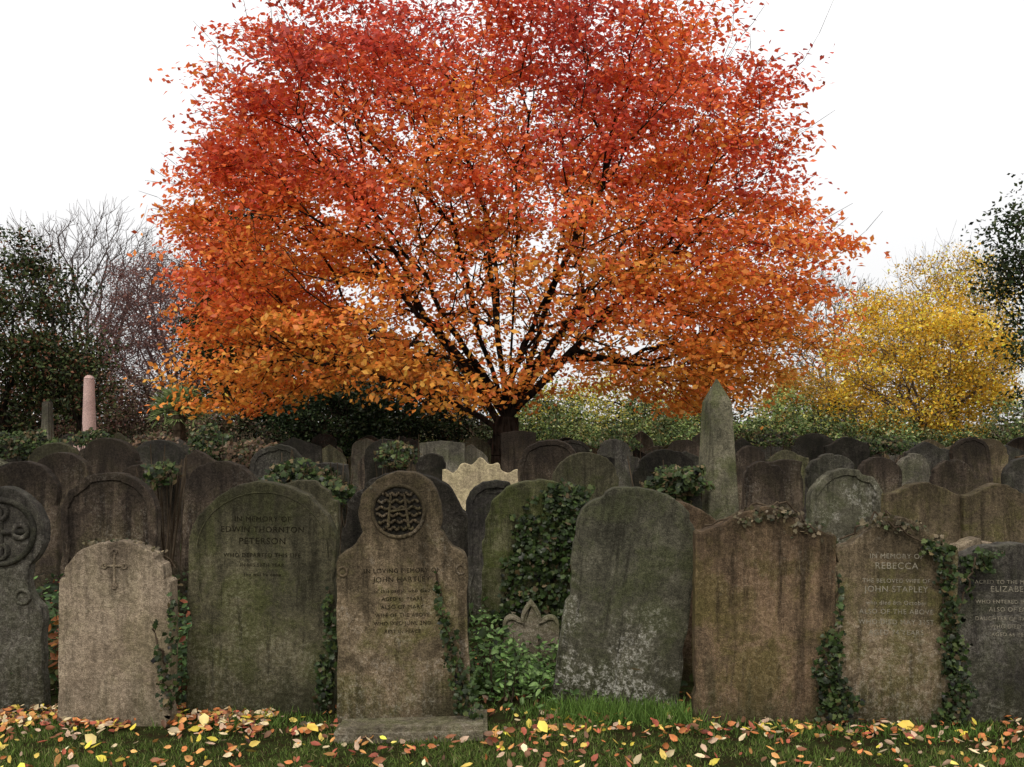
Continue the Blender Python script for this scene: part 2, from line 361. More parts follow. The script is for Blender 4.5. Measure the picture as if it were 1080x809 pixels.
# ---------------------------------------------------------------- fan palm
def fan_palm(u,d,r):
    x=X(u,d); e=empty('fan_palm'); z0=Z(428,d)
    P=[];N=[];T=[];S=[];A=[];B=[]
    for i in range(60):
        az=rng.uniform(0,2*math.pi); el=rng.uniform(-.35,1.35); dr=np.array([math.cos(az)*math.cos(el),math.sin(az)*math.cos(el),math.sin(el)])
        c=np.array([x,d,z0-.2])+dr*r*.55; A.append([x,d,z0-.25]);B.append(c)
        side=unit(np.cross(dr,[0,0,1.])[None])[0]
        for k in range(15):
            a=(k-7)/7*1.35; t=dr*math.cos(a)+side*math.sin(a)+np.array([0,0,-.12])
            P.append(c);T.append(t);N.append(np.cross(t,side)+dr*.3+rng.normal(size=3)*.15);S.append(r*rng.uniform(.35,.45))
    n=len(P); tubes('leaf_stalks',A,B,.014,.008,M_vine,4,e)
    cards('fronds',P,np.array(N),np.array(T),np.array(S),pal(n,[(.26,.33,.12),(.36,.41,.19),(.14,.20,.07)]),M_grass,T_BLADE,e,wid=.045)
    zs=np.linspace(0,z0-.2,10); tubes('fibrous_trunk',[[x,d,z] for z in zs[:-1]],[[x,d,z] for z in zs[1:]],.16,.13,M_vine,9,e)
fan_palm(189,22.2,.80)

# ---------------------------------------------------------------- stones
SM={
 'beige':stone_mat('stone_beige',(.385,.30,.21),(.23,.175,.12),.2,.08,.35,1.02,.85,.1,damp=.5,grime=.35),
 'olive':stone_mat('stone_olive',(.150,.132,.078),(.075,.068,.042),.6,.12,.65,1.15,.75,.1),
 'olive2':stone_mat('stone_mossy',(.16,.15,.077),(.075,.072,.038),.8,.1,.65,1.2,.6,.15),
 'ornate':stone_mat('stone_brown_olive',(.245,.18,.11),(.12,.092,.056),.65,.22,.65,1.1,.85,.15),
 'lichen':stone_mat('stone_lichened',(.150,.138,.096),(.073,.068,.047),.45,.9,.75,1.3,.5,.4),
 'rust':stone_mat('stone_rusty_brown',(.225,.148,.088),(.11,.078,.048),.65,.05,.7,1.05,.85,.1),
 'brown':stone_mat('stone_sooty_brown',(.125,.092,.064),(.05,.039,.03),.35,.12,.6,1.1,.8,.1),
 'slate':stone_mat('stone_dark_grey',(.112,.10,.08),(.046,.041,.035),.35,.14,.5,1.1,.6,.1),
 'dark':stone_mat('stone_black_soot',(.055,.046,.036),(.02,.018,.014),.3,.1,.4,1.1,.6,.1),
 'pale':stone_mat('stone_pale_buff',(.62,.50,.31),(.40,.32,.20),.15,.1,.3,1.3,.5,.1,grime=.3),
 'grey':stone_mat('stone_grey',(.23,.205,.155),(.10,.09,.068),.35,.35,.5,1.15,.6,.3),
 'pink':stone_mat('stone_pink_granite',(.58,.40,.35),(.46,.31,.27),.05,.1,.2,9.,.2,0,damp=0,grime=.1),
 'green':stone_mat('stone_green_granite',(.17,.152,.10),(.085,.08,.053),.55,.15,.5,9.,.3,.15,damp=0),
 'slab':stone_mat('stone_plinth',(.24,.20,.14),(.13,.11,.075),.5,.25,.4,9.,.3,.2,damp=0),
}
def prof(style,hw,h,rise=None):
    R=rise if rise else hw*.8; zs=h-R; pts=[(hw,0.)]
    for z in np.linspace(0,zs,7)[1:-1]: pts.append((hw,float(z)))
    if style in('round','panel'):
        for i in range(0,25):
            t=i/24*math.pi/2; pts.append((hw*math.cos(t),zs+R*math.sin(t)))
    elif style=='shoulder':
        s=hw*.1
        pts+=[(hw,zs),(hw-.008,zs+.012),(hw-s,zs+.015)]
        for i in range(1,23):
            t=i/22*math.pi/2; pts.append(((hw-s)*math.cos(t),zs+.02+(R-.02)*math.sin(t)))
    elif style=='gothic':
        for i in range(0,19):
            t=i/18; x=hw*(1-t**1.9); pts.append((x,zs+R*t))
    elif style=='ogee':
        pts+=[(hw,zs-.01),(hw-.012,zs+.004)]
        for i in range(1,23):
            t=1-i/22; pts.append(((hw-.012)*t,zs+R*(.5+.5*math.cos(math.pi*t**1.0))**.85))
    elif style=='wavy':
        for i in range(0,31):
            t=1-i/30; pts.append((hw*t,zs+R*(.45+.4*math.cos(math.pi*1.05*t)+.18*math.cos(2*math.pi*t*2.1))))
    elif style=='square':
        pts+=[(hw,zs+R*.7)]
        for i in range(1,15):
            t=1-i/14; pts.append((hw*t*.97,h-R*.3*t*t))
    elif style=='gable':
        pts+=[(hw,zs),(hw*.5,zs+R*.5)]
        pts.append((0,h))
    return pts
def outline(half):
    half=[(x,z) for x,z in half if x>1e-4]+[(0,half[-1][1])]
    return half+[(-x,z) for x,z in half[:-1]][::-1]
def stone(name,x,y,half,th,mat,lean=0,yaw=0,tilt=0,inset=0,sink=.12,bev=.01,parent=None,full=None,z0=0.,rough=1.):
    pts=full if full else outline(half)
    rs=[]
    for i,(a,z) in enumerate(pts):
        rs.append((a,z)); a2,z2=pts[(i+1)%len(pts)]
        if not (z<1e-4 and z2<1e-4):
            L=math.hypot(a2-a,z2-z); m=int(L/.04)
            for k in range(1,m): rs.append((a+(a2-a)*k/m,z+(z2-z)*k/m))
    pts=rs
    s=rng.uniform(0,99)
    bm=bmesh.new(); fv=[];bv=[]
    for i,(a,z) in enumerate(pts):
        w=(noise.noise(Vector((a*6+s,z*6,s)))*.008+noise.noise(Vector((a*24+s,z*24,s)))*.006+max(0,noise.noise(Vector((a*9-s,z*9,s)))-.3)*-.06)*rough
        cx_=a+(w if a>0 else -w)*(abs(a)>.02) ; z_=z+w*(z>.05)
        if z<1e-4: z_=-sink
        fv.append(bm.verts.new((cx_,-th/2,z_))); bv.append(bm.verts.new((cx_,th/2,z_)))
    f=bm.faces.new(fv); b=bm.faces.new(bv[::-1]); n=len(pts)
    for i in range(n): bm.faces.new((fv[(i+1)%n],fv[i],bv[i],bv[(i+1)%n]))
    bmesh.ops.recalc_face_normals(bm,faces=bm.faces[:])
    ed=[e for e in bm.edges if (len(e.link_faces)==2 and (f in e.link_faces or b in e.link_faces))]
    if inset:
        bmesh.ops.inset_individual(bm,faces=[f],thickness=inset,depth=0.)
        bmesh.ops.inset_individual(bm,faces=[f],thickness=.008,depth=-.012)
    bmesh.ops.bevel(bm,geom=ed,offset=bev,segments=2,profile=.6,affect='EDGES')
    me=bpy.data.meshes.new(name); bm.to_mesh(me); bm.free(); me.materials.append(mat)
    o=bpy.data.objects.new(name,me); o.location=(x,y,z0)
    o.rotation_euler=(math.radians(tilt),math.radians(lean),math.radians(yaw))
    return link(o,parent)
def box(name,x,y,z,sx,sy,sz,mat,parent=None,bev=.015,taper=1.):
    bm=bmesh.new(); bmesh.ops.create_cube(bm,size=1)
    for v in bm.verts:
        k=taper if v.co.z>0 else 1
        v.co=Vector((v.co.x*sx*k,v.co.y*sy*k,(v.co.z+.5)*sz))
    bmesh.ops.bevel(bm,geom=bm.edges[:],offset=bev,segments=2,affect='EDGES')
    me=bpy.data.meshes.new(name); bm.to_mesh(me); bm.free(); me.materials.append(mat)
    o=bpy.data.objects.new(name,me); o.location=(x,y,z); return link(o,parent)

def text_mat(name,col,amt):
    m=NT(name); tc=m.n('ShaderNodeTexCoord')
    bs=m.n('ShaderNodeBsdfDiffuse'); bs.inputs['Color'].default_value=(*col,1)
    tr=m.n('ShaderNodeBsdfTransparent'); mx=m.n('ShaderNodeMixShader')
    m.l(m.ramp(m.noise(tc.outputs['Object'],16.,5,.8),.34,.62,.22,amt),mx.inputs[0])
    m.l(tr.outputs[0],mx.inputs[1]); m.l(bs.outputs[0],mx.inputs[2]); m.l(mx.outputs[0],m.out.inputs[0]); return m.m
TX_dark=text_mat('cut_letter_shadow',(.022,.019,.012),.78)
TX_light=text_mat('worn_lead_letter',(.36,.32,.24),.72)
def inscription(parent,lines,ztop,size,th,mat,gap=1.35,xo=0.):
    z=ztop
    for i,(tx,sc_) in enumerate(lines):
        cu=bpy.data.curves.new('tmp','FONT'); cu.body=tx; cu.align_x='CENTER'; cu.size=size*sc_; cu.extrude=.0006; cu.space_character=1.12
        ob=bpy.data.objects.new('tmp',cu); coll.objects.link(ob)
        dg=bpy.context.evaluated_depsgraph_get(); me=bpy.data.meshes.new_from_object(ob.evaluated_get(dg))
        bpy.data.objects.remove(ob); me.materials.clear(); me.materials.append(mat)
        t=bpy.data.objects.new('inscription_line_%d'%(i+1),me); t.parent=parent
        t.location=(xo,-th/2-.0016,z); t.rotation_euler=(math.pi/2,0,0); coll.objects.link(t)
        z-=size*gap*max(sc_,.8)

def px(half,uc,d):
    return [(u*d/FP,max(0.,Z(v,d))) for u,v in half]
# --- front row
d=4.95 # cross-headed stone
halfA=[(40,800),(39,715),(38,690),(38,668),(40,655),(38,642),(33,632),(28,622),(25,612),(27,604)]
for i in range(0,17):
    a=math.radians(-52+i*142/16); halfA.append((44*math.cos(a),560-46*math.sin(a)))
A_=stone('wheel_head_gravestone',X(10,d),d,px(halfA,10,d),.10,SM['slate'],lean=-1.5,yaw=6,bev=.012)
def torus(name,R,r,mat,parent,loc,sx=1.,sz=1.,arc=2*math.pi,rot=0.,seg=40):
    pts=[]
    for i in range(seg+1):
        a=arc*i/seg+rot; pts.append([loc[0]+R*sx*math.cos(a),loc[1],loc[2]+R*sz*math.sin(a)])
    return tubes(name,pts[:-1],pts[1:],r,r,mat,8,parent)
zc=Z(560,d); torus('wheel_rim',.165,.016,SM['slate'],A_,(0,-.052,zc))
for i in range(4):
    a=i*math.pi/2+math.pi/2; torus('trefoil_lobe_%d'%i,.035,.015,SM['slate'],A_,(math.cos(a)*.10,-.052,zc+math.sin(a)*.10),seg=20)
tubes('cross_arms',[[-.13,-.05,zc],[0,-.05,zc-.13]],[[.13,-.05,zc],[0,-.05,zc+.13]],.017,.017,SM['slate'],8,A_)
torus('scroll',.035,.010,SM['slate'],A_,(.10,-.05,zc-.34),seg=20); torus('scroll_b',.035,.010,SM['slate'],A_,(-.10,-.05,zc-.34),seg=20)

d=4.73 # small beige
h=Z(570,d); B_=stone('gravestone',X(124,d),d,prof('shoulder',.285,h,.19),.10,SM['beige'],lean=.6,yaw=-3)
zc=h-.12
tubes('carved_cross',[[0,-.05,zc-.10],[-.05,-.05,zc+.0]],[[0,-.05,zc+.07],[.05,-.05,zc+.0]],.007,.007,SM['beige'],6,B_)
for i,(a,b) in enumerate([(0,.07),(-.05,0),(.05,0),(0,-.10)]): torus('cross_end_%d'%i,.012,.006,SM['beige'],B_,(a,-.051,zc+b),seg=12)

d=4.92
h=Z(508,d); C_=stone('gravestone',X(277,d),d,prof('round',.375,h,.34),.12,SM['olive'],lean=.8,yaw=2)
inscription(C_,[('IN MEMORY OF',.9),('EDWIN THORNTON',1.0),('PETERSON',1.1),('WHO DEPARTED THIS LIFE',.7),('IN HIS 58TH YEAR',.6),('Thy will be done',.6)],h-.2,.042,.12,TX_dark,1.45)
torus('incised_border',.335,.003,SM['olive'],C_,(0,-.0605,h-.36),sz=.92,arc=math.pi,seg=50)

d=4.66 # rosette stone
halfD=[(69,800),(69,730),(69,690),(68,650),(68,610),(68,592),(66,584),(60,580),(54,577),(48,571),(43,563)]
for i in range(0,21):
    a=math.radians(-24+i*114/20); halfD.append((44*math.cos(a),541-44*math.sin(a)))
hD=px(halfD,0,d); hD[0]=(69*d/FP,0.)
D_=stone('rosette_gravestone',X(427,d),d,hD,.11,SM['ornate'],lean=-.8,yaw=2)
zc=Z(538,d); xo=-.012
torus('rosette_rim',.125,.010,SM['ornate'],D_,(xo,-.056,zc)); 
bm=bmesh.new(); bmesh.ops.create_circle(bm,cap_ends=True,radius=.12,segments=40,matrix=Matrix.Translation((xo,-.0575,zc))@Matrix.Rotation(math.pi/2,4,'X'))
me=bpy.data.meshes.new('roundel'); bm.to_mesh(me); bm.free(); me.materials.append(SM['dark']); link(bpy.data.objects.new('roundel',me),D_)
# carved foliage monogram: scrolling ribbons crossed by two long diagonals
for i in range(6):
    zz=zc+.082-.033*i; L=math.sqrt(max(.0,.110**2-(zz-zc)**2)); pp=[[xo-L+2*L*j/18,-.062-.003*math.sin(j*2.1+i),zz+.008*math.sin(j*1.5+i*2.3)] for j in range(19)]
    tubes('ribbon_%d'%i,pp[:-1],pp[1:],.0075,.0075,SM['ornate'],6,D_)
tubes('letter_strokes',[[xo-.05,-.066,zc-.075],[xo+.05,-.066,zc-.075],[xo-.04,-.066,zc]],[[xo-.035,-.066,zc+.08],[xo+.03,-.066,zc+.08],[xo+.04,-.066,zc+.01]],.008,.006,SM['ornate'],6,D_)
for s in(-1,1):
    torus('ear_roll_%s'%('l' if s<0 else 'r'),.022,.008,SM['ornate'],D_,(s*.285,-.052,Z(600,d)),seg=16)
inscription(D_,[('IN LOVING MEMORY OF',.9),('JOHN HARTLEY',1.05),('of this parish who died',.75),('AGED 61 YEARS',.75),('ALSO OF MARY',.8),('WIFE OF THE ABOVE',.75),('WHO DIED JUNE 2ND',.75),('REST IN PEACE',.7)],Z(602,d),.034,.11,TX_dark,1.45)
box('plinth',.045,-.05,-.02,.72,.36,.085,SM['slab'],D_,.02)

d=5.0 # leaning lichened stone
H_=stone('gravestone',X(647,d),d,prof('round',.325,1.165,.24),.11,SM['lichen'],lean=7.8,yaw=-2,bev=.012)
d=5.55
H2=stone('gravestone',X(684,d),d,prof('round',.34,Z(525,d),.2),.11,SM['rust'],lean=6,yaw=-3)
d=4.78
h=Z(533,d); J_=stone('gravestone',X(803,d),d,prof('ogee',.345,h,.14),.13,SM['rust'],lean=.9,yaw=-5,tilt=-1)
d=4.74
h=Z(545,d); K_=stone('gravestone',X(940,d),d,prof('ogee',.298,h,.15),.12,SM['ornate'],lean=.3,yaw=-3)
inscription(K_,[('IN MEMORY OF',.9),('REBECCA',1.2),('THE BELOVED WIFE OF',.75),('JOHN STAPLEY',1.1),('who died 8th October',.75),('ALSO OF THE ABOVE',.9),('WHO DIED MAY 31ST',.9),('AGED 74 YEARS',.9)],h-.2,.038,.12,TX_light,1.5)
d=4.78
h=Z(572,d); L_=stone('gravestone',X(1062,d),d,prof('shoulder',.28,h,.13),.11,SM['slate'],lean=.2,yaw=-2)
inscription(L_,[('SACRED TO THE MEMORY OF',.8),('ELIZABETH',1.2),('WHO ENTERED INTO REST',.8),('ALSO OF EMMA',.9),('DAUGHTER OF THE ABOVE',.8),('WHO DIED 1893',.8),('AGED 66 YEARS',.8)],h-.2,.034,.11,TX_light,1.45)
d=4.9; stone('gravestone',X(1200,d),d,prof('round',.34,1.12,.3),.11,SM['brown'],lean=-1)
d=4.9; stone('gravestone',X(-95,d),d,prof('ogee',.32,1.05,.15),.11,SM['olive'],lean=1)

d=6.05; G_=stone('gravestone',X(566,d),d,prof('round',.355,Z(506,d),.31),.11,SM['olive2'],lean=.5,yaw=2)
d=5.75
def trefoil_half(s):
    p=[(.165,0),(.165,.12),(.17,.17)]
    for i in range(10):
        a=math.radians(-10+i*16); p.append((.115+.055*math.cos(a),.20+.055*math.sin(a)))
    p+=[(.055,.225)]
    for i in range(8):
        t=i/7; p.append((.062*(1-t**1.6),.24+.11*t))
    return p
M_=stone('trefoil_footstone',X(560,d),d,trefoil_half(1),.09,SM['slab'],inset=.016,bev=.006,sink=.3,rough=.4)
M_.location.z=Z(697,d)+0.02

S2=[(-12,62,487,7.2,'round','brown',0),(40,101,477,9.5,'round','brown',-2),(67,166,498,6.6,'panel','brown',0),
(128,188,490,8.2,'square','brown',1),(190,268,486,7.3,'round','brown',2),(265,322,469,10,'panel','slate',0),
(281,357,507,5.65,'round','olive',0),(362,494,497,5.6,'round','dark',0),(489,552,506,7.1,'panel','slate',1),
(467,546,483,9.0,'wavy','pale',0),(583,652,477,9.3,'round','olive',0),(668,737,474,10,'shoulder','dark',0),
(560,598,465,13.5,'round','slate',2),(385,428,463,12,'round','dark',0),(630,665,463,14.5,'round','slate',0),
(780,822,486,8.6,'round','brown',2),(808,850,485,8.9,'square','brown',-2),(848,900,478,11,'round','slate',1),(852,931,494,7.5,'panel','lichen',0),
(930,1013,508,6.9,'ogee','ornate',1),(1013,1090,510,6.9,'ogee','ornate',-1),(905,951,482,10,'round','brown',0),
(951,986,478,12,'round','grey',-6),(980,1022,485,9.8,'round','brown',2),(1060,1110,482,9,'round','slate',0),
(776,806,470,13,'round','brown',0),(90,134,466,14,'gable','pale',0),(440,470,478,10.5,'shoulder','dark',0),(330,372,488,8.4,'square','slate',-2),
(1010,1050,566,5.8,'ogee','beige',-3),(1065,1100,565,5.9,'gable','grey',4),(700,740,500,8.,'round','slate',0),(-60,0,500,6.2,'shoulder','slate',0)]
used=[]
for (a,b,v,d,stl,mk,ln) in S2:
    h=Z(v,d); hw=(b-a)*d/FP/2; rise={'round':hw*.85,'panel':hw*.85,'shoulder':hw*.7,'square':hw*.4,'ogee':hw*.32,'wavy':.14,'gable':.14}[stl]
    stone('gravestone',X((a+b)/2,d),d,prof('round' if stl=='panel' else stl,hw,h,rise),.11,SM[mk],lean=ln,yaw=rng.uniform(-5,5),tilt=rng.uniform(-2,2),inset=.05 if stl=='panel' else 0)
    used.append((X((a+b)/2,d),d))
keys=['brown','slate','olive','dark','grey','ornate','rust','beige','lichen']; wts=[.26,.2,.12,.17,.10,.06,.05,.015,.025]
dlist=[8.6,10.6,12.2,14.,16.,18.2,20.6,23.2,26.]
for d in dlist:
    x=-d*.72
    while x<d*.72:
        x+=rng.uniform(.78,1.25); dd=d+rng.uniform(-.35,.35)
        if any(abs(x-a)<.85 and abs(dd-b)<.8 for a,b in used): continue
        if abs(x-(-.12))<1.0 and abs(dd-20)<1.2: continue
        if d<9.5 and rng.random()<.35: continue
        stl=rng.choice(['round','round','round','shoulder','gothic','ogee','square','gable','panel'])
        hw=rng.uniform(.25,.40); top=CH-(rng.uniform(15,42) if d<15 else rng.uniform(9,30))*dd/FP
        if d<9.5: top=min(top,1.18)
        h=min(top,1.38); 
        if rng.random()<.15: h*=.8
        k=str(rng.choice(keys,p=wts))
        rise={'round':hw*.85,'panel':hw*.85,'shoulder':hw*.7,'gothic':hw*1.1,'square':hw*.4,'ogee':hw*.35,'gable':.16}[str(stl)]
        stone('gravestone',x,dd,prof('round' if stl=='panel' else str(stl),hw,h,rise),.11,SM[k],lean=rng.normal()*3,yaw=rng.uniform(-9,9),tilt=rng.normal()*2.5,inset=.05 if stl=='panel' else 0)

# --- obelisk
d=8.3
ob=empty('obelisk_monument',(X(757,d),d,0)); ob.rotation_euler=(0,math.radians(-.3),math.radians(11))
box('plinth',0,0,-.05,.72,.72,.25,SM['green'],ob,.02); box('pedestal',0,0,.2,.50,.50,.30,SM['green'],ob,.02); box('pedestal_cap',0,0,.5,.44,.44,.06,SM['green'],ob,.015)
bm=bmesh.new(); zt=Z(424,d); za=Z(398,d); w0,w1=.150,.098
vs=[[bm.verts.new((sx*w,sy*w,z)) for sx,sy in((-1,-1),(1,-1),(1,1),(-1,1))] for w,z in((w0,.56),(w1,zt))]
ap=bm.verts.new((0,0,za))
bm.faces.new(vs[0][::-1])
for i in range(4):
    j=(i+1)%4; bm.faces.new((vs[0][i],vs[0][j],vs[1][j],vs[1][i])); bm.faces.new((vs[1][i],vs[1][j],ap))
bmesh.ops.bevel(bm,geom=bm.edges[:],offset=.006,segments=2,affect='EDGES')
me=bpy.data.meshes.new('shaft'); bm.to_mesh(me); bm.free(); me.materials.append(SM['green']); link(bpy.data.objects.new('shaft',me),ob)
d=23.; pc=empty('granite_column_monument',(X(94,d),d,0))
box('base',0,0,0,.9,.9,.35,SM['grey'],pc,.03); box('die',0,0,.35,.6,.6,.6,SM['pink'],pc,.03)
zs=np.linspace(.95,Z(400,d),8); rs=np.linspace(.17,.12,8)
tubes('shaft',[[0,0,z] for z in zs[:-1]],[[0,0,z] for z in zs[1:]],rs[:-1],rs[1:],SM['pink'],16,pc)
box('capital',0,0,zs[-1],.22,.22,.10,SM['pink'],pc,.02,.5)
d=23.; g2=empty('granite_column_monument',(X(50,d),d,0)); box('base',0,0,0,.8,.8,.5,SM['grey'],g2,.03); box('shaft',0,0,.5,.26,.26,1.5,SM['grey'],g2,.03,.75)

# ---------------------------------------------------------------- ivy
IVC=[(.022,.038,.010),(.034,.054,.015),(.058,.074,.022),(.014,.022,.008),(.09,.065,.03)]
def ivy(name,d,blobs,yoff=.07,size=.05,colors=IVC,weights=[4,4,2,3,1],stems=None,depth=.05):
    e=empty(name); P=[]
    for (u,v,ru,rv,n) in blobs:
        a=rng.uniform(0,2*math.pi,n); r=np.sqrt(rng.random(n))*(1+.25*np.sin(a*5+u))
        uu=u+ru*r*np.cos(a); vv=v+rv*r*np.sin(a)
        P.append(np.stack([X(uu,d),d-yoff-rng.random(n)*depth,Z(vv,d)],axis=1))
    P=np.concatenate(P); P=P[P[:,2]>.01]; n=len(P)
    cards('ivy_leaves',P,np.array([0,-1.,.45])+rnd(n,.5),rnd(n)*np.array([1,.4,1])+np.array([0,0,-.5]),rng.uniform(.5,1.25,n)*size,pal(n,colors,weights,.4),M_ivy,T_IVY,e)
    A=[];B=[]
    for path in (stems or []):
        pts=[np.array([X(u,d),d-yoff+.005,Z(v,d)]) for u,v in path]
        fine=[]
        for p,q in zip(pts[:-1],pts[1:]):
            for t in np.linspace(0,1,7)[:-1]: fine.append(p+(q-p)*t+rng.normal(size=3)*np.array([.007,.004,.007]))
        fine.append(pts[-1]); A+=fine[:-1];B+=fine[1:]
    if A: tubes('ivy_stems',A,B,.005,.005,M_vine,5,e)
    return e
ivy('ivy',6.05,[(588,565,34,46,480),(602,530,22,22,200),(572,610,40,47,520),(600,640,28,45,360),(550,655,28,28,240),(614,580,10,60,240),(542,620,14,42,130),(555,570,16,38,130),(590,525,28,13,100)],size=.038,stems=[[(585,690),(580,620),(600,560),(590,520)],[(560,690),(565,620),(575,560)],[(545,690),(540,600),(550,545)]])
ivy('ivy',4.66,[(463,625,5,22,26),(470,655,6,20,44),(478,685,9,22,80),(488,715,11,22,100),(496,740,13,16,90)],size=.027,stems=[[(497,755),(485,705),(470,650),(461,600)]])
ivy('ivy',4.92,[(352,680,8,40,120),(346,720,10,28,130),(350,640,5,20,30)],size=.03,stems=[[(350,750),(352,690),(350,620)]])
ivy('ivy',4.73,[(175,690,4,35,24),(188,660,5,40,50),(184,720,8,30,60)],size=.03,stems=[[(186,755),(180,700),(166,660)]])
ivy('ivy',4.74,[(866,700,15,30,230),(875,735,22,22,260),(870,670,8,12,40),(878,640,4,40,30)],size=.029,yoff=.09,stems=[[(872,765),(868,720),(880,650),(876,600)],[(880,765),(860,730),(852,690)]])
ivy('ivy',4.74,[(988,600,11,25,90),(992,640,10,30,110),(996,680,14,25,150),(1000,720,15,30,230),(990,750,18,14,130),(975,575,14,9,70)],size=.029,yoff=.09,stems=[[(998,765),(998,700),(985,640),(994,600),(970,572),(930,548)],[(990,765),(1004,700),(1000,650),(1012,610),(1020,585)]])
ivy('ivy',4.78,[(1022,590,16,12,100),(1035,583,14,5,40),(1010,610,6,20,34)],size=.03,yoff=.08)
BR=[(.06,.05,.025),(.10,.08,.045),(.04,.05,.02),(.13,.10,.06)]
ivy('dry_creeper',4.78,[(812,541,28,7,170),(785,547,16,6,60),(845,556,20,8,90),(868,572,14,9,60)],size=.026,yoff=-.02,depth=.1,colors=BR,weights=[3,3,2,2],stems=[[(745,556),(790,541),(815,532),(850,553),(880,575)],[(800,540),(830,528),(860,560)],[(770,550),(800,530),(840,545)]])
ivy('dry_creeper',4.74,[(925,549,22,6,90),(955,556,20,7,90),(980,574,16,9,70)],size=.026,yoff=-.02,depth=.1,colors=BR,weights=[3,3,2,2],stems=[[(890,570),(925,546),(960,553),(1000,580)],[(905,566),(940,540),(975,566)]])
ivy('dry_creeper',4.73,[(120,572,34,4,80),(160,582,14,6,40)],size=.02,yoff=-.03,depth=.07,colors=BR,weights=[3,3,2,2],stems=[[(90,582),(125,570),(165,580),(182,600)]])
ivy('ivy',7.2,[(52,600,24,18,200),(42,640,22,30,240),(20,600,20,14,90)],size=.07,yoff=.6,depth=.5,colors=[(.05,.10,.03),(.08,.15,.04),(.03,.06,.02)],weights=None)
for (u,v,ru,rv,n,dd) in [(318,505,36,17,620,8.2),(712,512,30,20,720,8.0),(352,520,20,14,160,8.1),(222,470,20,20,420,12),(30,470,34,15,600,12.5),(95,462,18,9,200,13),(262,478,30,13,420,11.6),(170,500,12,12,100,7.9),(420,480,20,14,250,11.5),(925,470,40,10,500,15),(800,462,50,10,500,17),(160,470,26,12,300,14),(650,470,26,8,200,15)]:
    P=ell_pts(n*2,(X(u,dd),dd,Z(v,dd)),(ru*dd/FP,.35,rv*dd/FP),seed=u*.1,amp=.5,shell=1.,zmin=.02); m=len(P)
    e=empty('ivy_mound')
    cards('ivy_leaves',P,np.array([0,-.7,.7])+rnd(m,.5),rnd(m),rng.uniform(.5,1.2,m)*.058,pal(m,IVC if u not in(262,160) else [(.12,.07,.04),(.08,.05,.03),(.05,.05,.02)],None,.4),M_ivy,T_IVY,e)
    A=[];B=[]
    for i in range(16):
        x0=X(u+rng.uniform(-ru,ru),dd); a=np.array([x0,dd+rng.uniform(-.2,.2),0]);b=np.array([x0+rng.normal()*.1,dd,Z(v,dd)+rng.uniform(-.1,.26)]); A.append(a);B.append(b)
    tubes('ivy_stems',A,B,.01,.004,M_vine,4,e)

# ---------------------------------------------------------------- ground
def ground():
    m=NT('damp_grass_and_earth'); tc=m.n('ShaderNodeTexCoord'); v=tc.outputs['Object']
    a=m.noise(v,.9,6,.7); b=m.noise(v,14.,6,.75); c=m.noise(v,90.,4,.8)
    col=m.mix(m.ramp(a,.35,.65),(.028,.036,.012),(.045,.058,.018))
    col=m.mix(m.ramp(b,.42,.62),col,(.035,.025,.013))
    col=m.mix(m.math('MULTIPLY',m.ramp(c,.55,.7),.5),col,(.12,.07,.03))
    bs=m.n('ShaderNodeBsdfDiffuse'); m.l(col,bs.inputs['Color'])
    bp=m.n('ShaderNodeBump'); bp.inputs['Distance'].default_value=.05; m.l(b,bp.inputs['Height']); m.l(bp.outputs[0],bs.inputs['Normal'])
    m.l(bs.outputs[0],m.out.inputs[0])
    S=600
    mesh_np('ground',[[-S,-S,0],[S,-S,0],[S,S,0],[-S,S,0]],[[0,1,2,3]],m.m)
ground()
n=140000
x=rng.uniform(-4.2,4.2,n); y=rng.uniform(3.4,5.0,n)
dens=np.array([noise.noise(Vector((a*2.2,b*3.,1.)))+.5*noise.noise(Vector((a*9,b*9,3.))) for a,b in zip(x,y)])
keep=(rng.random(n)<np.clip(.75+1.8*dens,.10,1))&(rng.random(n)<np.where(y>4.72,.4,1.))
x,y,dens=x[keep],y[keep],dens[keep]; n=len(x)
P=np.stack([x,y,np.zeros(n)-.002],1)
T=np.array([0,0,1.])+rnd(n,.5); N=rnd(n)*np.array([1,1,.1])+np.array([0,-.5,0])
hh=rng.uniform(.012,.034,n)*(1+dens.clip(-.5,1)*.8)
gcol=pal(n,[(.13,.19,.042),(.17,.24,.055),(.085,.13,.032),(.28,.26,.11)],[4,3,3,1.8],.3)
cards('grass',P,N,T,hh,gcol,M_grass,T_BLADE,wid=.004)
P=[];S=[]
for (u,dd,w,num,ht) in [(640,4.82,.28,1500,.11),(700,4.78,.2,800,.10),(270,4.75,.4,500,.06),(600,4.9,.2,600,.09),(830,4.6,.3,500,.05),(1000,4.55,.3,500,.05),(60,4.7,.25,300,.06),(500,5.3,.3,500,.15),(930,4.6,.3,400,.05)]:
    P.append(np.stack([X(u,dd)+rng.normal(size=num)*w*.6,dd+rng.normal(size=num)*.07,np.zeros(num)],1)); S.append(rng.uniform(.3,1.1,num)*ht)
P=np.concatenate(P);S=np.concatenate(S);n=len(P)
cards('grass_tuft',P,rnd(n)*np.array([1,1,.1]),np.array([0,0,1.])+rnd(n,.45),S,pal(n,[(.12,.21,.04),(.17,.27,.06),(.08,.14,.03)],None,.25),M_grass,T_BLADE,wid=.0045)
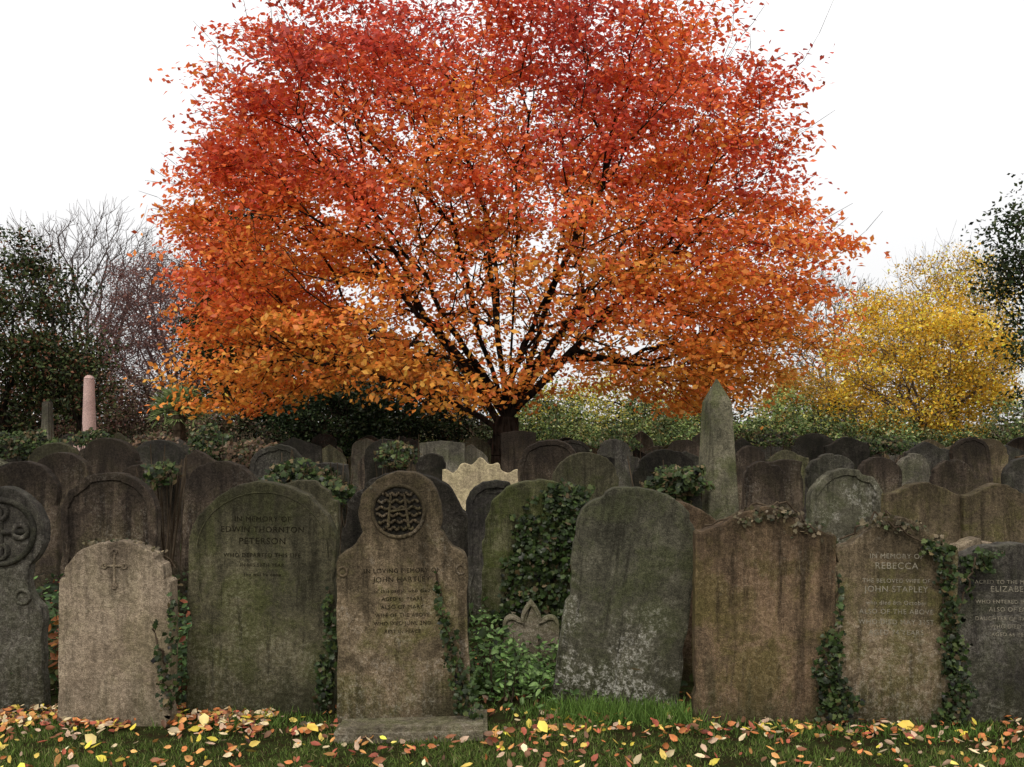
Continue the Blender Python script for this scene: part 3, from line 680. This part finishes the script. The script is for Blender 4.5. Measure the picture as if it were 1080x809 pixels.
def weeds(name,blobs,size,colors,weights=None,tm=T_LEAF):
    e=empty(name);Q=[];A=[];B=[]
    for (u,dd,w,dp,h,n) in blobs:
        c=np.array([X(u,dd),dd,0]); p=np.stack([rng.normal(size=n)*w*.5,rng.normal(size=n)*dp*.5,rng.random(n)*h],1)
        p[:,2]*=np.exp(-(p[:,0]/w)**2*1.2); Q.append(p+c+np.array([0,0,.02]))
        for i in range(max(4,n//18)):
            q=p[rng.integers(n)]; A.append(c+q*np.array([.7,.9,0]));B.append(c+q)
    Q=np.concatenate(Q);n=len(Q)
    cards('leaves',Q,np.array([0,-.35,.9])+rnd(n,.5),rnd(n)*np.array([1,1,.3]),rng.uniform(.4,1.2,n)*size,pal(n,colors,weights,.35),M_ivy,tm,e)
    tubes('stalks',A,B,.003,.002,M_vine,4,e)
GB=[(.07,.13,.03),(.10,.17,.045),(.04,.07,.02),(.14,.21,.07)]
weeds('nettle_patch',[(525,5.25,.30,.35,.33,620),(560,5.1,.35,.3,.2,420),(510,5.5,.2,.3,.42,240),(575,5.6,.3,.3,.2,240)],.045,GB)
weeds('bramble_weeds',[(195,5.5,.16,.4,.5,260),(200,5.2,.1,.3,.3,160),(60,5.6,.3,.4,.62,420),(40,5.3,.16,.3,.4,150)],.055,[(.05,.09,.03),(.08,.14,.04),(.20,.06,.03),(.03,.05,.02)],[4,3,1,3])
weeds('orange_weeds',[(48,5.25,.14,.2,.42,90)],.06,[(.35,.12,.04),(.45,.20,.05),(.12,.12,.04)])
bl=[(u,rng.uniform(5.6,7.2),.5,.7,rng.uniform(.12,.4),170) for u in range(-150,1250,45)]
weeds('ground_ivy',bl,.06,IVC,[3,4,3,2,1],T_IVY)
bl=[(u,rng.uniform(7.6,9.6),.7,.8,rng.uniform(.2,.5),150) for u in range(-150,1250,45)]
weeds('ground_ivy',bl,.07,IVC,[3,4,3,2,1],T_IVY)
# fallen leaves
n1,n2=1000,3000
xa=rng.uniform(-4.2,4.2,n1); ya=4.64-np.abs(rng.normal(size=n1))*.11+rng.normal(size=n1)*.05+.12*(xa<-1.4)
xb=rng.uniform(-4.2,4.2,n2); yb=rng.uniform(3.4,4.85,n2)
n3=1500; xc=rng.uniform(-4.5,4.5,n3); yc=rng.uniform(4.7,6.6,n3)
n4=950; xd=rng.uniform(-3.2,-1.2,n4); yd=rng.normal(size=n4)*.12+4.76
x=np.concatenate([xa,xb,xc,xd]);y=np.concatenate([ya,yb,yc,yd]);n=len(x)
cl=np.array([noise.noise(Vector((a*2.5,b*4.,7.)))+.4*noise.noise(Vector((a*9,b*12,2.))) for a,b in zip(x,y)])
k=rng.random(n)<np.clip(.72+1.1*cl,.22,1); x,y=x[k],y[k]; n=len(x)
P=np.stack([x,y,rng.uniform(.014,.038,n)],1)
lc=pal(n,[(.52,.18,.06),(.60,.29,.09),(.66,.52,.31),(.66,.48,.11),(.25,.10,.05),(.50,.34,.23),(.74,.60,.08),(.38,.10,.06),(.18,.09,.05)],[4,3,2.6,2,2.4,2.6,1.3,2,1.4],.28).clip(.02,.85)
cards('fallen_leaves',P,np.array([0,-.25,1.])+rnd(n,.5),rnd(n)*np.array([1,1,.1]),rng.uniform(.022,.060,n),lc,M_litter,T_LEAF)
big=[(573,4.52),(803,4.50),(215,4.62),(96,4.35),(955,4.55),(330,4.5)]
P=np.array([[X(u,dd),dd,.045] for u,dd in big]);n=len(P)
cards('yellow_fallen_leaves',P,np.array([0,-.7,.8])+rnd(n,.3),rnd(n),.08,pal(n,[(.80,.56,.10),(.78,.62,.25)],None,.1).clip(0,.85),M_litter,T_LEAF,wid=.095)
n=9000; x=rng.uniform(-14,14,n); y=rng.uniform(6.6,24,n)
P=np.stack([x,y,rng.uniform(.01,.05,n)],1)
cards('leaf_litter',P,np.array([0,0,1.])+rnd(n,.35),rnd(n),rng.uniform(.06,.12,n),pal(n,[(.5,.17,.05),(.6,.3,.07),(.3,.1,.05)],None,.2).clip(.02,.85),M_litter,T_LEAF)

# ---------------------------------------------------------------- light and sky
w=bpy.data.worlds.new('World'); scene.world=w; w.use_nodes=True; t=w.node_tree; t.nodes.clear()
out=t.nodes.new('ShaderNodeOutputWorld')
el,az=math.radians(48),math.radians(200)
sky=t.nodes.new('ShaderNodeTexSky'); sky.sky_type='NISHITA'; sky.sun_disc=False; sky.sun_elevation=el; sky.sun_rotation=az
b1=t.nodes.new('ShaderNodeBackground'); b1.inputs[1].default_value=.1; t.links.new(sky.outputs[0],b1.inputs[0])
tc=t.nodes.new('ShaderNodeTexCoord'); sp=t.nodes.new('ShaderNodeSeparateXYZ'); t.links.new(tc.outputs['Generated'],sp.inputs[0])
mr=t.nodes.new('ShaderNodeMapRange'); mr.inputs['From Min'].default_value=.0; mr.inputs['From Max'].default_value=1.; mr.inputs['To Min'].default_value=.90; mr.inputs['To Max'].default_value=1.75
t.links.new(sp.outputs['Z'],mr.inputs['Value'])
b2=t.nodes.new('ShaderNodeBackground'); b2.inputs[0].default_value=(1.,.99,.985,1); t.links.new(mr.outputs[0],b2.inputs[1])
mx=t.nodes.new('ShaderNodeMixShader'); mx.inputs[0].default_value=.93
t.links.new(b1.outputs[0],mx.inputs[1]); t.links.new(b2.outputs[0],mx.inputs[2]); t.links.new(mx.outputs[0],out.inputs[0])
sl=bpy.data.lights.new('sun','SUN'); sl.energy=1.4; sl.angle=math.radians(12); sl.color=(1,.95,.88)
so=bpy.data.objects.new('sun',sl); coll.objects.link(so)
sd=Vector((math.sin(az)*math.cos(el),math.cos(az)*math.cos(el),math.sin(el)))
so.rotation_euler=sd.to_track_quat('Z','Y').to_euler()
cd=bpy.data.cameras.new('camera'); cam=bpy.data.objects.new('camera',cd); coll.objects.link(cam)
cam.location=(0,0,CH); cam.rotation_euler=(math.pi/2,0,0); cd.sensor_width=36; cd.lens=FP/1080*36; cd.shift_y=(HZ-404.5)/1080; cd.clip_end=2000
scene.camera=cam
scene.view_settings.view_transform='Standard'; scene.view_settings.look='None'; scene.view_settings.exposure=0
